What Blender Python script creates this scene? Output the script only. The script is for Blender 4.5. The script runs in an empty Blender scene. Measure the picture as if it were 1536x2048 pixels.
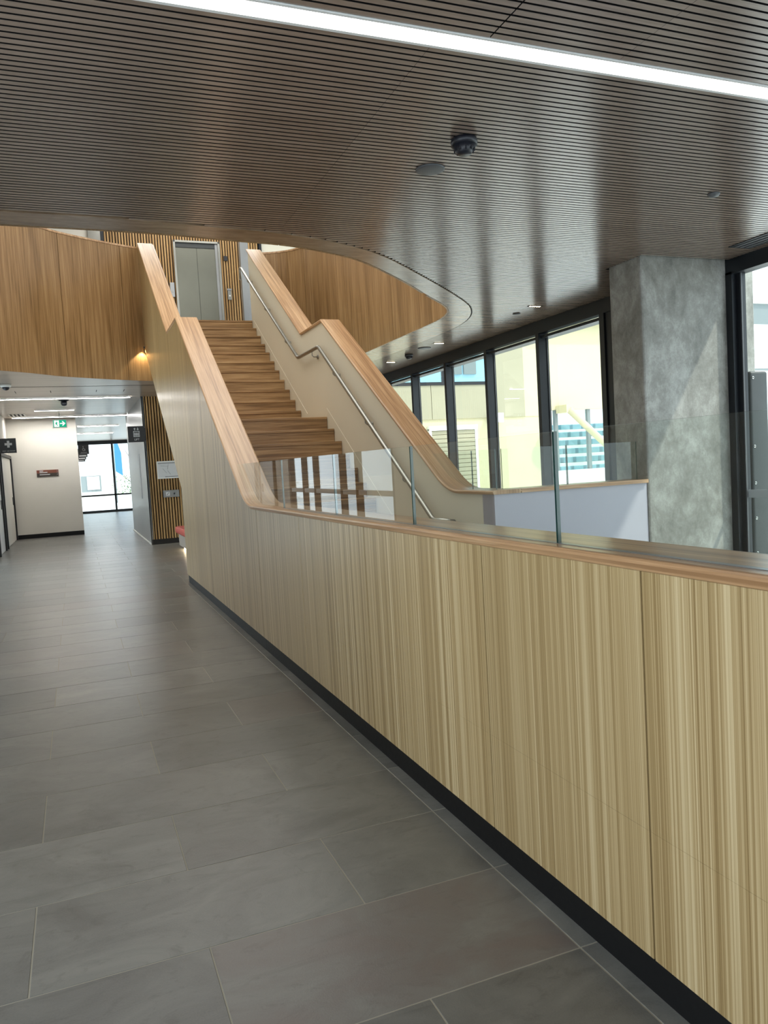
import bpy, bmesh, math, random
from mathutils import Vector, Matrix
random.seed(7)
S = bpy.context.scene
COL = S.collection

# ------------------------------------------------------------------ camera
EYE = 1.44; FPX = 1545.6
YAW, PITCH, ROLL = [math.radians(v) for v in (21.604, -3.592, -3.294)]
_f = Vector((math.sin(YAW)*math.cos(PITCH), math.cos(YAW)*math.cos(PITCH), math.sin(PITCH)))
_r0 = Vector((math.cos(YAW), -math.sin(YAW), 0)); _u0 = _r0.cross(_f)
_r = _r0*math.cos(ROLL) + _u0*math.sin(ROLL); _u = _u0*math.cos(ROLL) - _r0*math.sin(ROLL)
cam = bpy.data.objects.new('camera', bpy.data.cameras.new('camera')); COL.objects.link(cam)
m = Matrix((_r, _u, -_f)).transposed().to_4x4(); m.translation = (0, 0, EYE); cam.matrix_world = m
cam.data.sensor_fit = 'VERTICAL'; cam.data.sensor_height = 36; cam.data.lens = FPX/2048*36
cam.data.clip_start = 0.05; cam.data.clip_end = 300
S.camera = cam

# ------------------------------------------------------------------ world, lights, exposure
W = bpy.data.worlds.new('sky'); S.world = W; W.use_nodes = True
bg = W.node_tree.nodes['Background']; bg.inputs[0].default_value = (0.80, 0.91, 1.0, 1); bg.inputs[1].default_value = 2.2
S.view_settings.view_transform = 'Standard'; S.view_settings.look = 'None'
S.view_settings.exposure = 0.42; S.view_settings.gamma = 1; S.view_settings.use_curve_mapping = False
sun = bpy.data.objects.new('sun', bpy.data.lights.new('sun', 'SUN')); COL.objects.link(sun)
sun.data.energy = 3.2; sun.data.angle = 0.03; sun.data.color = (1, 0.95, 0.85)
sun.rotation_euler = Vector((-1, 0.75, -1.59)).to_track_quat('-Z', 'Y').to_euler()
def area(name, loc, sx, sy, watt, col=(1, 0.93, 0.84)):
    l = bpy.data.lights.new(name, 'AREA'); l.shape = 'RECTANGLE'; l.size = sx; l.size_y = sy; l.energy = watt; l.color = col
    o = bpy.data.objects.new(name, l); COL.objects.link(o); o.location = loc; return o
# unseen fill lamps added upstairs to light the stair void and lift wall
area('upper_fill_lamp', (2.3, 9.0, 7.05), 3.4, 6.0, 135, (1, 0.97, 0.92))
area('upper_fill_lamp', (0.0, 9.5, 7.05), 1.6, 5.0, 56, (1, 0.97, 0.92))
area('upper_fill_lamp', (2.4, 15.8, 7.05), 3.0, 1.2, 45, (1, 0.97, 0.92))
cy = S.cycles
cy.max_bounces = 8; cy.diffuse_bounces = 4; cy.glossy_bounces = 4; cy.transmission_bounces = 4; cy.transparent_max_bounces = 16
cy.caustics_reflective = False; cy.caustics_refractive = False

# ------------------------------------------------------------------ helpers
H = 3.13            # ceiling height
UF = 4.156          # upper floor level
PX = 1.31           # face of the timber balustrade / stringer
SB = 3.206          # inner face of the white stair wall
def srgb(r, g, b):
    return tuple(((c/255)/12.92 if c/255 <= 0.04045 else ((c/255+0.055)/1.055)**2.4) for c in (r, g, b)) + (1,)

class NT:
    def __init__(s, name):
        s.seeded = False; s.m = bpy.data.materials.new(name); s.m.use_nodes = True
        s.t = s.m.node_tree; s.b = s.t.nodes['Principled BSDF']; s.o = s.t.nodes['Material Output']
    def n(s, typ, **kw):
        x = s.t.nodes.new(typ)
        for k, v in kw.items():
            if k.startswith('i_'): x.inputs[int(k[2:])].default_value = v
            else: setattr(x, k, v)
        return x
    def l(s, a, b): s.t.links.new(a, b)
    def ramp(s, fac, stops):
        r = s.n('ShaderNodeValToRGB'); e = r.color_ramp.elements
        while len(e) < len(stops): e.new(0.5)
        for x, (p, c) in zip(e, stops): x.position = p; x.color = c
        s.l(fac, r.inputs[0]); return r.outputs[0]
    def mix(s, fac, a, b, mode='MIX'):
        x = s.n('ShaderNodeMix', data_type='RGBA', blend_type=mode)
        if isinstance(fac, (int, float)): x.inputs[0].default_value = fac
        else: s.l(fac, x.inputs[0])
        for v, i in ((a, 6), (b, 7)):
            if isinstance(v, tuple): x.inputs[i].default_value = v
            else: s.l(v, x.inputs[i])
        return x.outputs[2]
    def math(s, op, a, b=0.0):
        x = s.n('ShaderNodeMath', operation=op)
        for i, v in enumerate((a, b)):
            if isinstance(v, (int, float)): x.inputs[i].default_value = v
            else: s.l(v, x.inputs[i])
        return x.outputs[0]
    def pos(s, scale, rnd=0.0):
        g = s.n('ShaderNodeNewGeometry').outputs['Position']
        if rnd:
            oi = s.rnd()
            v = s.n('ShaderNodeVectorMath', operation='SCALE'); v.inputs[0].default_value = (17.3, 11.1, 23.7)
            s.l(s.math('MULTIPLY', oi, rnd), v.inputs['Scale'])
            a = s.n('ShaderNodeVectorMath', operation='ADD'); s.l(g, a.inputs[0]); s.l(v.outputs[0], a.inputs[1]); g = a.outputs[0]
        mp = s.n('ShaderNodeVectorMath', operation='MULTIPLY'); mp.inputs[1].default_value = scale; s.l(g, mp.inputs[0])
        return mp.outputs[0]
    def rnd(s):
        if s.seeded: return s.n('ShaderNodeAttribute', attribute_type='OBJECT', attribute_name='seed').outputs['Fac']
        return s.n('ShaderNodeObjectInfo').outputs['Random']
    def noise(s, vec, scale=1.0, detail=3.0, rough=0.55, dist=0.0):
        x = s.n('ShaderNodeTexNoise'); s.l(vec, x.inputs['Vector'])
        x.inputs['Scale'].default_value = scale; x.inputs['Detail'].default_value = detail
        x.inputs['Roughness'].default_value = rough; x.inputs['Distortion'].default_value = dist
        return x.outputs['Fac']
    def bump(s, h, strength=0.1, dist=0.01):
        x = s.n('ShaderNodeBump'); x.inputs['Strength'].default_value = strength; x.inputs['Distance'].default_value = dist
        s.l(h, x.inputs['Height']); s.l(x.outputs[0], s.b.inputs['Normal'])
    def set(s, col=None, rough=None, metal=None, spec=None, coat=None):
        for v, k in ((col, 'Base Color'), (rough, 'Roughness'), (metal, 'Metallic'), (spec, 'Specular IOR Level'), (coat, 'Coat Weight')):
            if v is None: continue
            if isinstance(v, (int, float, tuple)): s.b.inputs[k].default_value = v
            else: s.l(v, s.b.inputs[k])
        return s.m

def wood(name, dark, mid, light, fine, broad, rough, spec=0.4, rnd=1.0, var=0.10, bump=0.05, seeded=False):
    t = NT(name); t.seeded = seeded
    n1 = t.noise(t.pos(fine, rnd), 1, 4, 0.65, 0.25)
    n2 = t.noise(t.pos(broad, rnd), 1, 3, 0.5, 0.6)
    f = t.math('ADD', t.math('MULTIPLY', n1, 0.62), t.math('MULTIPLY', n2, 0.38))
    c = t.ramp(f, [(0.39, dark), (0.5, mid), (0.61, light)])
    oi = t.rnd()
    br = t.math('ADD', t.math('MULTIPLY', oi, var*2), 1 - var)
    x = t.n('ShaderNodeHueSaturation'); t.l(c, x.inputs['Color']); t.l(br, x.inputs['Value'])
    if bump: t.bump(n1, bump, 0.004)
    return t.set(x.outputs[0], rough, spec=spec)

def plain(name, col, rough=0.5, metal=0.0, spec=0.5, mott=0.0, mscale=6.0):
    t = NT(name)
    if mott:
        n = t.noise(t.pos((mscale,)*3), 1, 4)
        lo = tuple(c*(1-mott) for c in col[:3])+(1,); hi = tuple(min(1, c*(1+mott)) for c in col[:3])+(1,)
        return t.set(t.ramp(n, [(0.3, lo), (0.7, hi)]), rough, metal, spec)
    n = t.noise(t.pos((40,)*3), 1, 2)
    r = t.math('ADD', t.math('MULTIPLY', n, 0.08), rough-0.04)
    return t.set(col, r, metal, spec)

def emit(name, col, strength):
    t = NT(name); e = t.n('ShaderNodeEmission'); e.inputs[0].default_value = col; e.inputs[1].default_value = strength
    t.l(e.outputs[0], t.o.inputs[0]); return t.m

def glass(name, tint, boost=1.0, rough=0.0):
    t = NT(name)
    fr = t.n('ShaderNodeFresnel'); fr.inputs[0].default_value = 1.5
    bf = t.n('ShaderNodeNewGeometry').outputs['Backfacing']
    fac = t.math('MULTIPLY', t.math('MULTIPLY', fr.outputs[0], boost), t.math('SUBTRACT', 1.0, bf))
    tr = t.n('ShaderNodeBsdfTransparent'); tr.inputs[0].default_value = tint
    gl = t.n('ShaderNodeBsdfGlossy'); gl.inputs[0].default_value = (1, 1, 1, 1); gl.inputs[1].default_value = rough
    mx = t.n('ShaderNodeMixShader'); t.l(fac, mx.inputs[0]); t.l(tr.outputs[0], mx.inputs[1]); t.l(gl.outputs[0], mx.inputs[2])
    t.l(mx.outputs[0], t.o.inputs[0]); return t.m

M = {}
M['veneer'] = wood('veneer_oak_quartercut', srgb(140, 115, 74), srgb(172, 147, 103), srgb(204, 183, 142), (1, 165, 0.2), (1, 26, 0.06), 0.3, 0.5, 1.0, 0.07, 0.03, True)
M['veneer_up'] = wood('veneer_oak_crowncut', srgb(124, 95, 60), srgb(148, 115, 76), srgb(168, 136, 95), (38, 38, 0.9), (5, 5, 0.5), 0.42, 0.35, 1.0, 0.07, 0.03)
M['cap'] = wood('solid_oak_cap', srgb(156, 118, 82), srgb(188, 149, 109), srgb(212, 177, 137), (60, 1.1, 40), (11, 0.5, 8), 0.28, 0.5, 0.4, 0.04, 0.02)
M['caps'] = wood('solid_oak_sloped_cap', srgb(156, 118, 82), srgb(188, 149, 109), srgb(212, 177, 137), (60, 0.9, 0.9), (11, 0.4, 0.4), 0.28, 0.5, 0.4, 0.04, 0.02)
M['capx'] = wood('solid_oak_capx', srgb(160, 118, 80), srgb(190, 148, 108), srgb(214, 176, 136), (1.6, 48, 48), (0.7, 9, 9), 0.28, 0.5, 0.4, 0.05, 0.04)
M['tread'] = wood('stair_timber', srgb(122, 93, 59), srgb(156, 123, 84), srgb(184, 152, 110), (1.4, 30, 50), (0.6, 6, 10), 0.4, 0.4, 2.0, 0.06, 0.03)
M['slat'] = wood('ceiling_slat_oak', srgb(132, 116, 104), srgb(142, 125, 112), srgb(151, 134, 121), (3, 40, 40), (0.8, 6, 6), 0.2, 1.0, 1.0, 0.025, 0.0)
M['band'] = wood('ceiling_band_oak', srgb(120, 98, 76), srgb(138, 115, 92), srgb(154, 130, 106), (6, 40, 60), (1.5, 8, 12), 0.24, 0.8, 0.0, 0.0, 0.0)
M['farceil'] = wood('far_ceiling_oak', srgb(118, 104, 92), srgb(140, 124, 110), srgb(156, 142, 128), (0.8, 40, 60), (0.4, 9, 12), 0.28, 0.7, 0.0, 0.0, 0.0)
M['wslat'] = wood('wall_slat_oak', srgb(134, 102, 62), srgb(164, 129, 84), srgb(184, 150, 102), (60, 60, 2), (10, 10, 0.5), 0.5, 0.3, 1.0, 0.06, 0.0)
M['black'] = plain('black_backing', srgb(12, 12, 13), 0.7, 0, 0.2)
M['frame'] = plain('black_window_frame', srgb(20, 24, 29), 0.42, 0, 0.45)
M['skirt'] = plain('black_skirting', srgb(10, 10, 11), 0.55, 0, 0.3)
M['gap'] = plain('panel_gap_shadow_board', srgb(34, 26, 18), 0.8, 0, 0.1)
M['white'] = plain('white_wall_paint', srgb(222, 218, 208), 0.55, 0, 0.35, 0.03, 1.2)
M['stairwhite'] = plain('stair_wall_paint', srgb(220, 214, 196), 0.45, 0, 0.4, 0.02, 1.0)
M['lowwhite'] = plain('white_low_wall', srgb(186, 184, 194), 0.35, 0, 0.5)
M['cream'] = plain('cream_hall_wall', srgb(204, 195, 160), 0.6, 0, 0.2, 0.04, 0.6)
M['greige'] = plain('greige_hall_panel', srgb(166, 160, 136), 0.6, 0, 0.2, 0.04, 0.6)
M['hallwhite'] = plain('white_hall_steel', srgb(238, 238, 232), 0.5)
M['hallgrey'] = plain('grey_hall_fascia', srgb(120, 128, 128), 0.5)
M['hallfloor'] = plain('pale_hall_floor', srgb(228, 230, 230), 0.5, 0, 0.4, 0.05, 1.0)
M['steel'] = plain('brushed_stainless', srgb(150, 150, 145), 0.3, 0.85, 0.5)
M['liftsteel'] = plain('lift_door_steel', srgb(112, 113, 104), 0.34, 0.75, 0.5, 0.08, 1.2)
M['grey'] = plain('grey_metal_panel', srgb(150, 152, 154), 0.3, 0.6, 0.5)
M['darkplastic'] = plain('dark_device_plastic', srgb(28, 30, 38), 0.4)
M['greyplastic'] = plain('grey_device_plastic', srgb(84, 86, 88), 0.5)
M['whiteplastic'] = plain('white_device_plastic', srgb(225, 225, 222), 0.4)
M['sign'] = plain('charcoal_sign', srgb(48, 48, 50), 0.5)
M['signblack'] = plain('black_sign', srgb(16, 16, 18), 0.5)
M['signwhite'] = plain('pale_sign_print', srgb(205, 205, 205), 0.6)
M['signgrey'] = plain('grey_sign_print', srgb(150, 150, 150), 0.6)
M['plaque1'] = plain('plaque_red_brown', srgb(126, 72, 54), 0.5)
M['plaque2'] = plain('plaque_dark', srgb(62, 54, 48), 0.5)
M['exitgreen'] = emit('exit_sign_green', srgb(30, 160, 120), 1.0)
M['exitwhite'] = emit('exit_sign_white', (1, 1, 1, 1), 1.2)
M['led'] = emit('led_diffuser', (1, 0.97, 0.93, 1), 8.0)
M['ledfar'] = emit('led_diffuser_far', (1, 0.98, 0.95, 1), 30.0)
M['ledwarm'] = emit('led_warm', (1, 0.82, 0.55, 1), 14.0)
M['red'] = plain('coral_upholstery', srgb(196, 98, 88), 0.6, 0, 0.3)
M['benchbase'] = plain('pale_bench_base', srgb(176, 168, 160), 0.5)
M['pad'] = plain('charcoal_post_padding', srgb(42, 46, 47), 0.5)
M['eyelet'] = plain('steel_eyelet', srgb(210, 212, 210), 0.3, 1.0)
M['film'] = plain('frosted_glass_film', srgb(186, 192, 196), 0.7)
M['glass'] = glass('balustrade_glass', (0.945, 0.972, 0.962, 1), 1.0)
M['winglass'] = glass('window_glass', (0.93, 0.96, 0.95, 1), 1.0)
M['edge'] = plain('glass_edge_green', srgb(38, 72, 66), 0.15, 0, 0.8)
M['brick'] = plain('pale_render_far', srgb(225, 222, 214), 0.7)
M['leaf'] = plain('tree_foliage', srgb(120, 140, 96), 0.7, 0, 0.2, 0.3, 4.0)
M['bark'] = plain('tree_bark', srgb(120, 112, 104), 0.8)
M['bluefacade'] = plain('pale_blue_facade', srgb(150, 196, 214), 0.4)
M['seatblue'] = plain('seat_blue', srgb(112, 156, 168), 0.5)
M['bluebanner'] = plain('blue_banner', srgb(60, 130, 190), 0.6)
# stone floor
def stone(name, tint):
    t = NT(name)
    n1 = t.noise(t.pos((2.2, 3.5, 1), 1.0), 1, 6, 0.65, 0.8); n2 = t.noise(t.pos((190,)*3), 1, 2); n3 = t.noise(t.pos((0.9, 7, 1), 2.0), 1, 4, 0.6, 1.5)
    n4 = t.noise(t.pos((9, 14, 1), 3.0), 1, 5, 0.7, 1.0)
    c = t.ramp(n1, [(0.32, srgb(77, 78, 76)), (0.5, srgb(98, 99, 96)), (0.68, srgb(117, 117, 112))])
    c = t.mix(t.math('MULTIPLY', n2, 0.5), c, srgb(126, 123, 116))
    c = t.mix(t.ramp(n4, [(0.56, (0, 0, 0, 1)), (0.7, (0.45, 0.45, 0.45, 1))]), c, srgb(74, 72, 68))
    c = t.mix(t.ramp(n3, [(0.6, (0, 0, 0, 1)), (0.72, (0.5, 0.5, 0.5, 1))]), c, srgb(78, 78, 74))
    oi = t.n('ShaderNodeObjectInfo').outputs['Random']
    c = t.mix(t.ramp(oi, [(0.0, (0.4, 0.4, 0.4, 1)), (0.14, (0.0, 0.0, 0.0, 1))]), c, srgb(118, 104, 98))
    if tint: c = t.mix(t.ramp(n1, [(0.4, (0.5, 0.5, 0.5, 1)), (0.62, (0.1, 0.1, 0.1, 1))]), c, srgb(116, 100, 94))
    hs = t.n('ShaderNodeHueSaturation'); t.l(c, hs.inputs['Color'])
    t.l(t.math('ADD', t.math('MULTIPLY', t.math('FRACT', t.math('MULTIPLY', oi, 7.31)), 0.34), 0.84), hs.inputs['Value'])
    t.bump(t.math('ADD', n2, n4), 0.14, 0.002)
    return t.set(hs.outputs[0], t.math('ADD', t.math('MULTIPLY', n1, 0.16), 0.24), spec=0.55)
M['stone'] = stone('bluestone_paver', False)
M['stone_red'] = stone('bluestone_paver_reddish', True)
M['grout'] = plain('pale_grout', srgb(156, 151, 137), 0.8, 0, 0.2)
# concrete
t = NT('board_concrete')
n1 = t.noise(t.pos((2.4, 2.4, 2.0)), 1, 6, 0.62, 0.7); n2 = t.noise(t.pos((14, 14, 9)), 1, 5, 0.7, 0.4); n3 = t.noise(t.pos((60,)*3), 1, 2)
f = t.math('ADD', t.math('MULTIPLY', n1, 0.6), t.math('ADD', t.math('MULTIPLY', n2, 0.3), t.math('MULTIPLY', n3, 0.1)))
c = t.ramp(f, [(0.34, srgb(104, 103, 97)), (0.5, srgb(142, 141, 134)), (0.64, srgb(178, 178, 172))])
t.bump(n2, 0.12, 0.01)
M['concrete'] = t.set(c, 0.55, spec=0.4)

# ---- mesh builders: vertices in world space, origin recentred
def link(name, mesh, loc, parent):
    o = bpy.data.objects.new(name, mesh); COL.objects.link(o); o.location = loc
    if parent is not None:
        o.parent = parent
        w = Vector((0, 0, 0)); p = parent
        while p is not None:
            w += p.location; p = p.parent
        # parent chains here carry translation only, in world terms kept by 'wl'
        o.matrix_parent_inverse = Matrix.Translation(-Vector(parent['wl']))
    o['wl'] = tuple(loc)
    return o
def mesh(name, verts, faces, mat, parent=None, smooth=False, mats=None, fmat=None):
    xs = [Vector(v) for v in verts]
    lo = Vector([min(v[i] for v in xs) for i in range(3)]); hi = Vector([max(v[i] for v in xs) for i in range(3)])
    c = (lo+hi)/2; c.z = lo.z
    me = bpy.data.meshes.new(name); me.from_pydata([v-c for v in xs], [], faces)
    for x in (mats or [mat]): me.materials.append(M[x])
    if fmat:
        for p, i in zip(me.polygons, fmat): p.material_index = i
    bm = bmesh.new(); bm.from_mesh(me); bmesh.ops.recalc_face_normals(bm, faces=bm.faces); bm.to_mesh(me); bm.free()
    if smooth:
        for p in me.polygons: p.use_smooth = True
    return link(name, me, c, parent)
_cache = {}
def box(name, a, b, mat, parent=None, bev=0.0, seg=2):
    a, b = Vector([min(x, y) for x, y in zip(a, b)]), Vector([max(x, y) for x, y in zip(a, b)])
    d = b-a; key = (round(d.x, 4), round(d.y, 4), round(d.z, 4), mat, bev, seg)
    me = _cache.get(key)
    if me is None:
        bm = bmesh.new(); bmesh.ops.create_cube(bm, size=1)
        for v in bm.verts: v.co = Vector((v.co.x*d.x, v.co.y*d.y, (v.co.z+0.5)*d.z))
        if bev: bmesh.ops.bevel(bm, geom=bm.edges[:], offset=bev, segments=seg, affect='EDGES', profile=0.5)
        me = bpy.data.meshes.new(name); bm.to_mesh(me); bm.free(); me.materials.append(M[mat])
        if bev and seg > 2:
            for p in me.polygons: p.use_smooth = True
        _cache[key] = me
    return link(name, me, Vector(((a.x+b.x)/2, (a.y+b.y)/2, a.z)), parent)
def empty(name, loc, parent=None):
    o = bpy.data.objects.new(name, None); COL.objects.link(o); o.location = loc; o['wl'] = tuple(loc); o.empty_display_size = 0.1
    if parent is not None:
        o.parent = parent; o.matrix_parent_inverse = Matrix.Translation(-Vector(parent['wl']))
    return o
def tag(o, label=None, cat=None, group=None, kind=None):
    if label: o['label'] = label
    if cat: o['category'] = cat
    if group: o['group'] = group
    if kind: o['kind'] = kind
    return o
def struct(o, label=None): return tag(o, label, None, None, 'structure')
def prism(name, poly, axis, lo, hi, mat, parent=None, smooth=False):
    """poly: 2-D outline in the plane across axis; extruded from lo to hi along axis."""
    def P(u, v, w): return {'x': (w, u, v), 'y': (u, w, v), 'z': (u, v, w)}[axis]
    n = len(poly)
    vs = [P(u, v, lo) for u, v in poly] + [P(u, v, hi) for u, v in poly]
    fs = [tuple(range(n)), tuple(range(n, 2*n))] + [(i, (i+1) % n, n+(i+1) % n, n+i) for i in range(n)]
    return mesh(name, vs, fs, mat, parent, smooth)
def sweep(name, path, section, mat, parent=None, side=(1, 0, 0), smooth=True, cap=True):
    """section: list of (s, n); s along 'side', n along the normal of the path."""
    P = [Vector(p) for p in path]; sd = Vector(side); vs = []; k = len(section)
    for i, p in enumerate(P):
        t1 = (P[i]-P[i-1]).normalized() if i else None; t2 = (P[i+1]-P[i]).normalized() if i < len(P)-1 else None
        tt = ((t1 or t2)+(t2 or t1)).normalized(); n = sd.cross(tt).normalized()
        if n.z < 0: n = -n
        sc = 1/max(0.5, tt.dot(t1 or t2))
        vs += [p + sd*s + n*q*sc for s, q in section]
    fs = []
    for i in range(len(P)-1):
        for j in range(k): fs.append((i*k+j, i*k+(j+1) % k, (i+1)*k+(j+1) % k, (i+1)*k+j))
    if cap: fs += [tuple(range(k)), tuple(range((len(P)-1)*k, len(P)*k))]
    return mesh(name, vs, fs, mat, parent, smooth)
def tube(name, path, r, mat, parent=None, seg=10):
    P = [Vector(p) for p in path]; vs = []; fs = []
    for i, p in enumerate(P):
        t1 = (P[i]-P[i-1]).normalized() if i else None; t2 = (P[i+1]-P[i]).normalized() if i < len(P)-1 else None
        tt = ((t1 or t2)+(t2 or t1)).normalized()
        ref = Vector((0, 0, 1)) if abs(tt.z) < 0.9 else Vector((1, 0, 0))
        a = tt.cross(ref).normalized(); b = a.cross(tt)
        rr = r[i] if isinstance(r, (list, tuple)) else r
        vs += [p + (a*math.cos(2*math.pi*j/seg) + b*math.sin(2*math.pi*j/seg))*rr for j in range(seg)]
    for i in range(len(P)-1):
        for j in range(seg): fs.append((i*seg+j, i*seg+(j+1) % seg, (i+1)*seg+(j+1) % seg, (i+1)*seg+j))
    fs += [tuple(range(seg)), tuple(range((len(P)-1)*seg, len(P)*seg))]
    return mesh(name, vs, fs, mat, parent, True)
def lathe(name, c, prof, mat, parent=None, seg=28):
    vs = []; fs = []; k = len(prof)
    for j in range(seg):
        a = 2*math.pi*j/seg
        vs += [(c[0]+r*math.cos(a), c[1]+r*math.sin(a), c[2]+z) for r, z in prof]
    for j in range(seg):
        for i in range(k-1): fs.append((j*k+i, j*k+i+1, ((j+1) % seg)*k+i+1, ((j+1) % seg)*k+i))
    fs += [tuple(j*k for j in range(seg)), tuple(j*k+k-1 for j in range(seg))]
    return mesh(name, vs, fs, mat, parent, True)
def text(name, body, origin, size, mat, parent, ux=(1, 0, 0), align='CENTER', depth=0.002):
    cu = bpy.data.curves.new(name, 'FONT'); cu.body = body; cu.size = size; cu.align_x = align; cu.extrude = depth
    o = bpy.data.objects.new('tmp', cu); COL.objects.link(o)
    dg = bpy.context.evaluated_depsgraph_get(); me = bpy.data.meshes.new_from_object(o.evaluated_get(dg))
    bpy.data.objects.remove(o)
    u = Vector(ux); up = Vector((0, 0, 1)); nrm = u.cross(up)
    R = Matrix((u, up, nrm)).transposed()
    for v in me.vertices: v.co = R @ v.co
    me.materials.clear(); me.materials.append(M[mat]); me.name = name
    return link(name, me, Vector(origin), parent)
def arc(points, step=0.12):
    """Catmull-Rom through points, sampled."""
    P = [Vector(p) for p in points]; P = [2*P[0]-P[1]] + P + [2*P[-1]-P[-2]]; out = []
    for i in range(1, len(P)-2):
        n = max(1, int((P[i+1]-P[i]).length/step))
        for k in range(n):
            t = k/n; a, b, c, d = P[i-1:i+3]
            out.append(0.5*((2*b) + (c-a)*t + (2*a-5*b+4*c-d)*t*t + (3*b-a-3*c+d)*t**3))
    out.append(P[-2]); return out
def plen(P): return [0]+[sum((P[j+1]-P[j]).length for j in range(i+1)) for i in range(len(P)-1)]
def resample(P, s0, s1, n):
    L = plen(P); out = []
    for k in range(n):
        s = s0+(s1-s0)*k/(n-1); i = 0
        while i < len(L)-2 and L[i+1] < s: i += 1
        f = (s-L[i])/max(1e-9, L[i+1]-L[i]); out.append(P[i]+(P[i+1]-P[i])*f)
    return out
def curved_slab(name, P, z0, z1, thick, mat, parent):
    """vertical slab that follows a 2-D polyline; thickness to the right of travel if positive."""
    n = len(P); off = []
    for i in range(n):
        tt = (P[min(i+1, n-1)]-P[max(i-1, 0)]).normalized(); off.append(P[i]+Vector((tt.y, -tt.x))*thick)
    vs = [(p.x, p.y, z0) for p in P]+[(p.x, p.y, z1) for p in P]+[(p.x, p.y, z0) for p in off]+[(p.x, p.y, z1) for p in off]
    fs = []
    for i in range(n-1):
        fs += [(i, i+1, n+i+1, n+i), (2*n+i, 2*n+i+1, 3*n+i+1, 3*n+i), (i, i+1, 2*n+i+1, 2*n+i), (n+i, n+i+1, 3*n+i+1, 3*n+i)]
    fs += [(0, n, 3*n, 2*n), (n-1, 2*n-1, 4*n-1, 3*n-1)]
    return mesh(name, vs, fs, mat, parent)

# ================================================================== STRUCTURE
# ---- floor: grout bed and individual pavers in running bond
floor = struct(box('floor', (-1.7, -4.0, -0.12), (6.2, 37.0, -0.0012), 'grout'), 'grey bluestone paved floor')
PITCH_Y = 0.502; Y0 = 2.335; G = 0.0023
def paver(x0, x1, y0, y1):
    if x1-x0 > 0.03: box('paver', (x0+G, y0+G, -0.03), (x1-G, y1-G, 0.0), 'stone_red' if (1.3 < y0 < 2.2 and 0.2 < x0 < 0.5) else 'stone', floor, 0.001, 1)
k = -9
while Y0+k*PITCH_Y < 22.3:
    ya = Y0+k*PITCH_Y; yb = ya+PITCH_Y; off = -0.232 if k % 2 == 0 else 0.273
    xr = 1.262 if yb < 10.9 else 1.40 if yb > 17.0 else 2.3
    x = off-2*1.01
    while x < xr:
        a, b = max(x, -1.55), min(x+1.01, xr)
        if b > a: paver(a, b, ya, yb)
        x += 1.01
    if xr == 1.262: paver(1.262, 1.35, ya, yb)
    k += 1
for kk in range(-12, 7):         # behind the balustrade, up to the stair foot
    ya = Y0+kk*PITCH_Y; off = 1.56+(0.5 if kk % 2 else 1.01)
    for a, b in ((1.565, off), (off, off+1.01), (off+1.01, off+2.02), (off+2.02, off+3.03), (off+3.03, 5.75)): paver(a, b, ya, ya+PITCH_Y)
while Y0+k*PITCH_Y < 36:       # beyond the white wall: pavers of the far lobby
    ya = Y0+k*PITCH_Y; off = (0.3, 1.2, 0.7)[k % 3]
    for a, b in ((0.13, off), (off, off+1.3), (off+1.3, 3.6)): paver(a, b, ya, ya+PITCH_Y)
    k += 1

# ---- ceiling: black backing, plain oak band around the stair void, slats
INNER = arc([(-1.56, 5.66), (-0.33, 5.66), (0.29, 5.66), (0.75, 5.68), (1.2, 5.74), (1.62, 5.79), (2.0, 5.93), (2.36, 6.14), (2.96, 6.71), (3.46, 7.25), (3.88, 7.7), (4.09, 8.02), (4.19, 8.42), (4.21, 8.95), (4.21, 9.8), (4.21, 11.5), (4.21, 12.9), (4.17, 13.5), (4.0, 13.86), (3.75, 14.08), (3.45, 14.2)])
INNER = [Vector((p.x, p.y)) for p in [Vector(q) for q in INNER]]
def offset(P, d):
    n = len(P); out = []
    for i in range(n):
        tt = (P[min(i+1, n-1)]-P[max(i-1, 0)]).normalized(); out.append(P[i]+Vector((tt.y, -tt.x))*d)
    return out
OUTER = [Vector(q) for q in arc([(-1.56, 5.38), (-0.3, 5.365), (0.13, 5.36), (0.6, 5.388), (1.1, 5.435), (1.46, 5.475), (1.87, 5.59), (2.14, 5.715), (2.5, 5.945), (3.12, 6.53), (3.64, 7.05), (4.05, 7.49), (4.3, 7.82), (4.52, 8.25), (4.66, 8.75), (4.72, 9.4), (4.73, 10.4), (4.73, 12.0), (4.73, 14.9)])]
def outer_x(y):
    """x of the band's outer edge at depth y (right-hand side of the void), None before the void."""
    best = None
    for p, q in zip(OUTER, OUTER[1:]):
        if (p.y-y)*(q.y-y) <= 0 and abs(q.y-p.y) > 1e-9:
            xx = p.x+(q.x-p.x)*(y-p.y)/(q.y-p.y); best = xx if best is None else max(best, xx)
    return best
ceiling = struct(box('ceiling', (-1.6, -4.0, H+0.022), (5.7, 5.37, H+0.06), 'black'), 'dark oak slatted ceiling')
nb = 60
A = resample(OUTER, 0, plen(OUTER)[-1], nb*2); 
# backing to the right of the void
vs = []; fs = []
ys = [5.37+i*0.2 for i in range(49)]
for y in ys:
    xo = outer_x(y); xo = -1.6 if xo is None or y < 5.3 else xo-0.06
    vs += [(xo, y, H+0.022), (5.75, y, H+0.022), (xo, y, H+0.06), (5.75, y, H+0.06)]
for i in range(len(ys)-1):
    a = i*4; b = a+4
    fs += [(a, a+1, b+1, b), (a+2, a+3, b+3, b+2), (a, b, b+2, a+2), (a+1, b+1, b+3, a+3)]
fs += [(0, 1, 3, 2), (len(vs)-4, len(vs)-3, len(vs)-1, len(vs)-2)]
mesh('ceiling_backing', vs, fs, 'black', ceiling)
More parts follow.
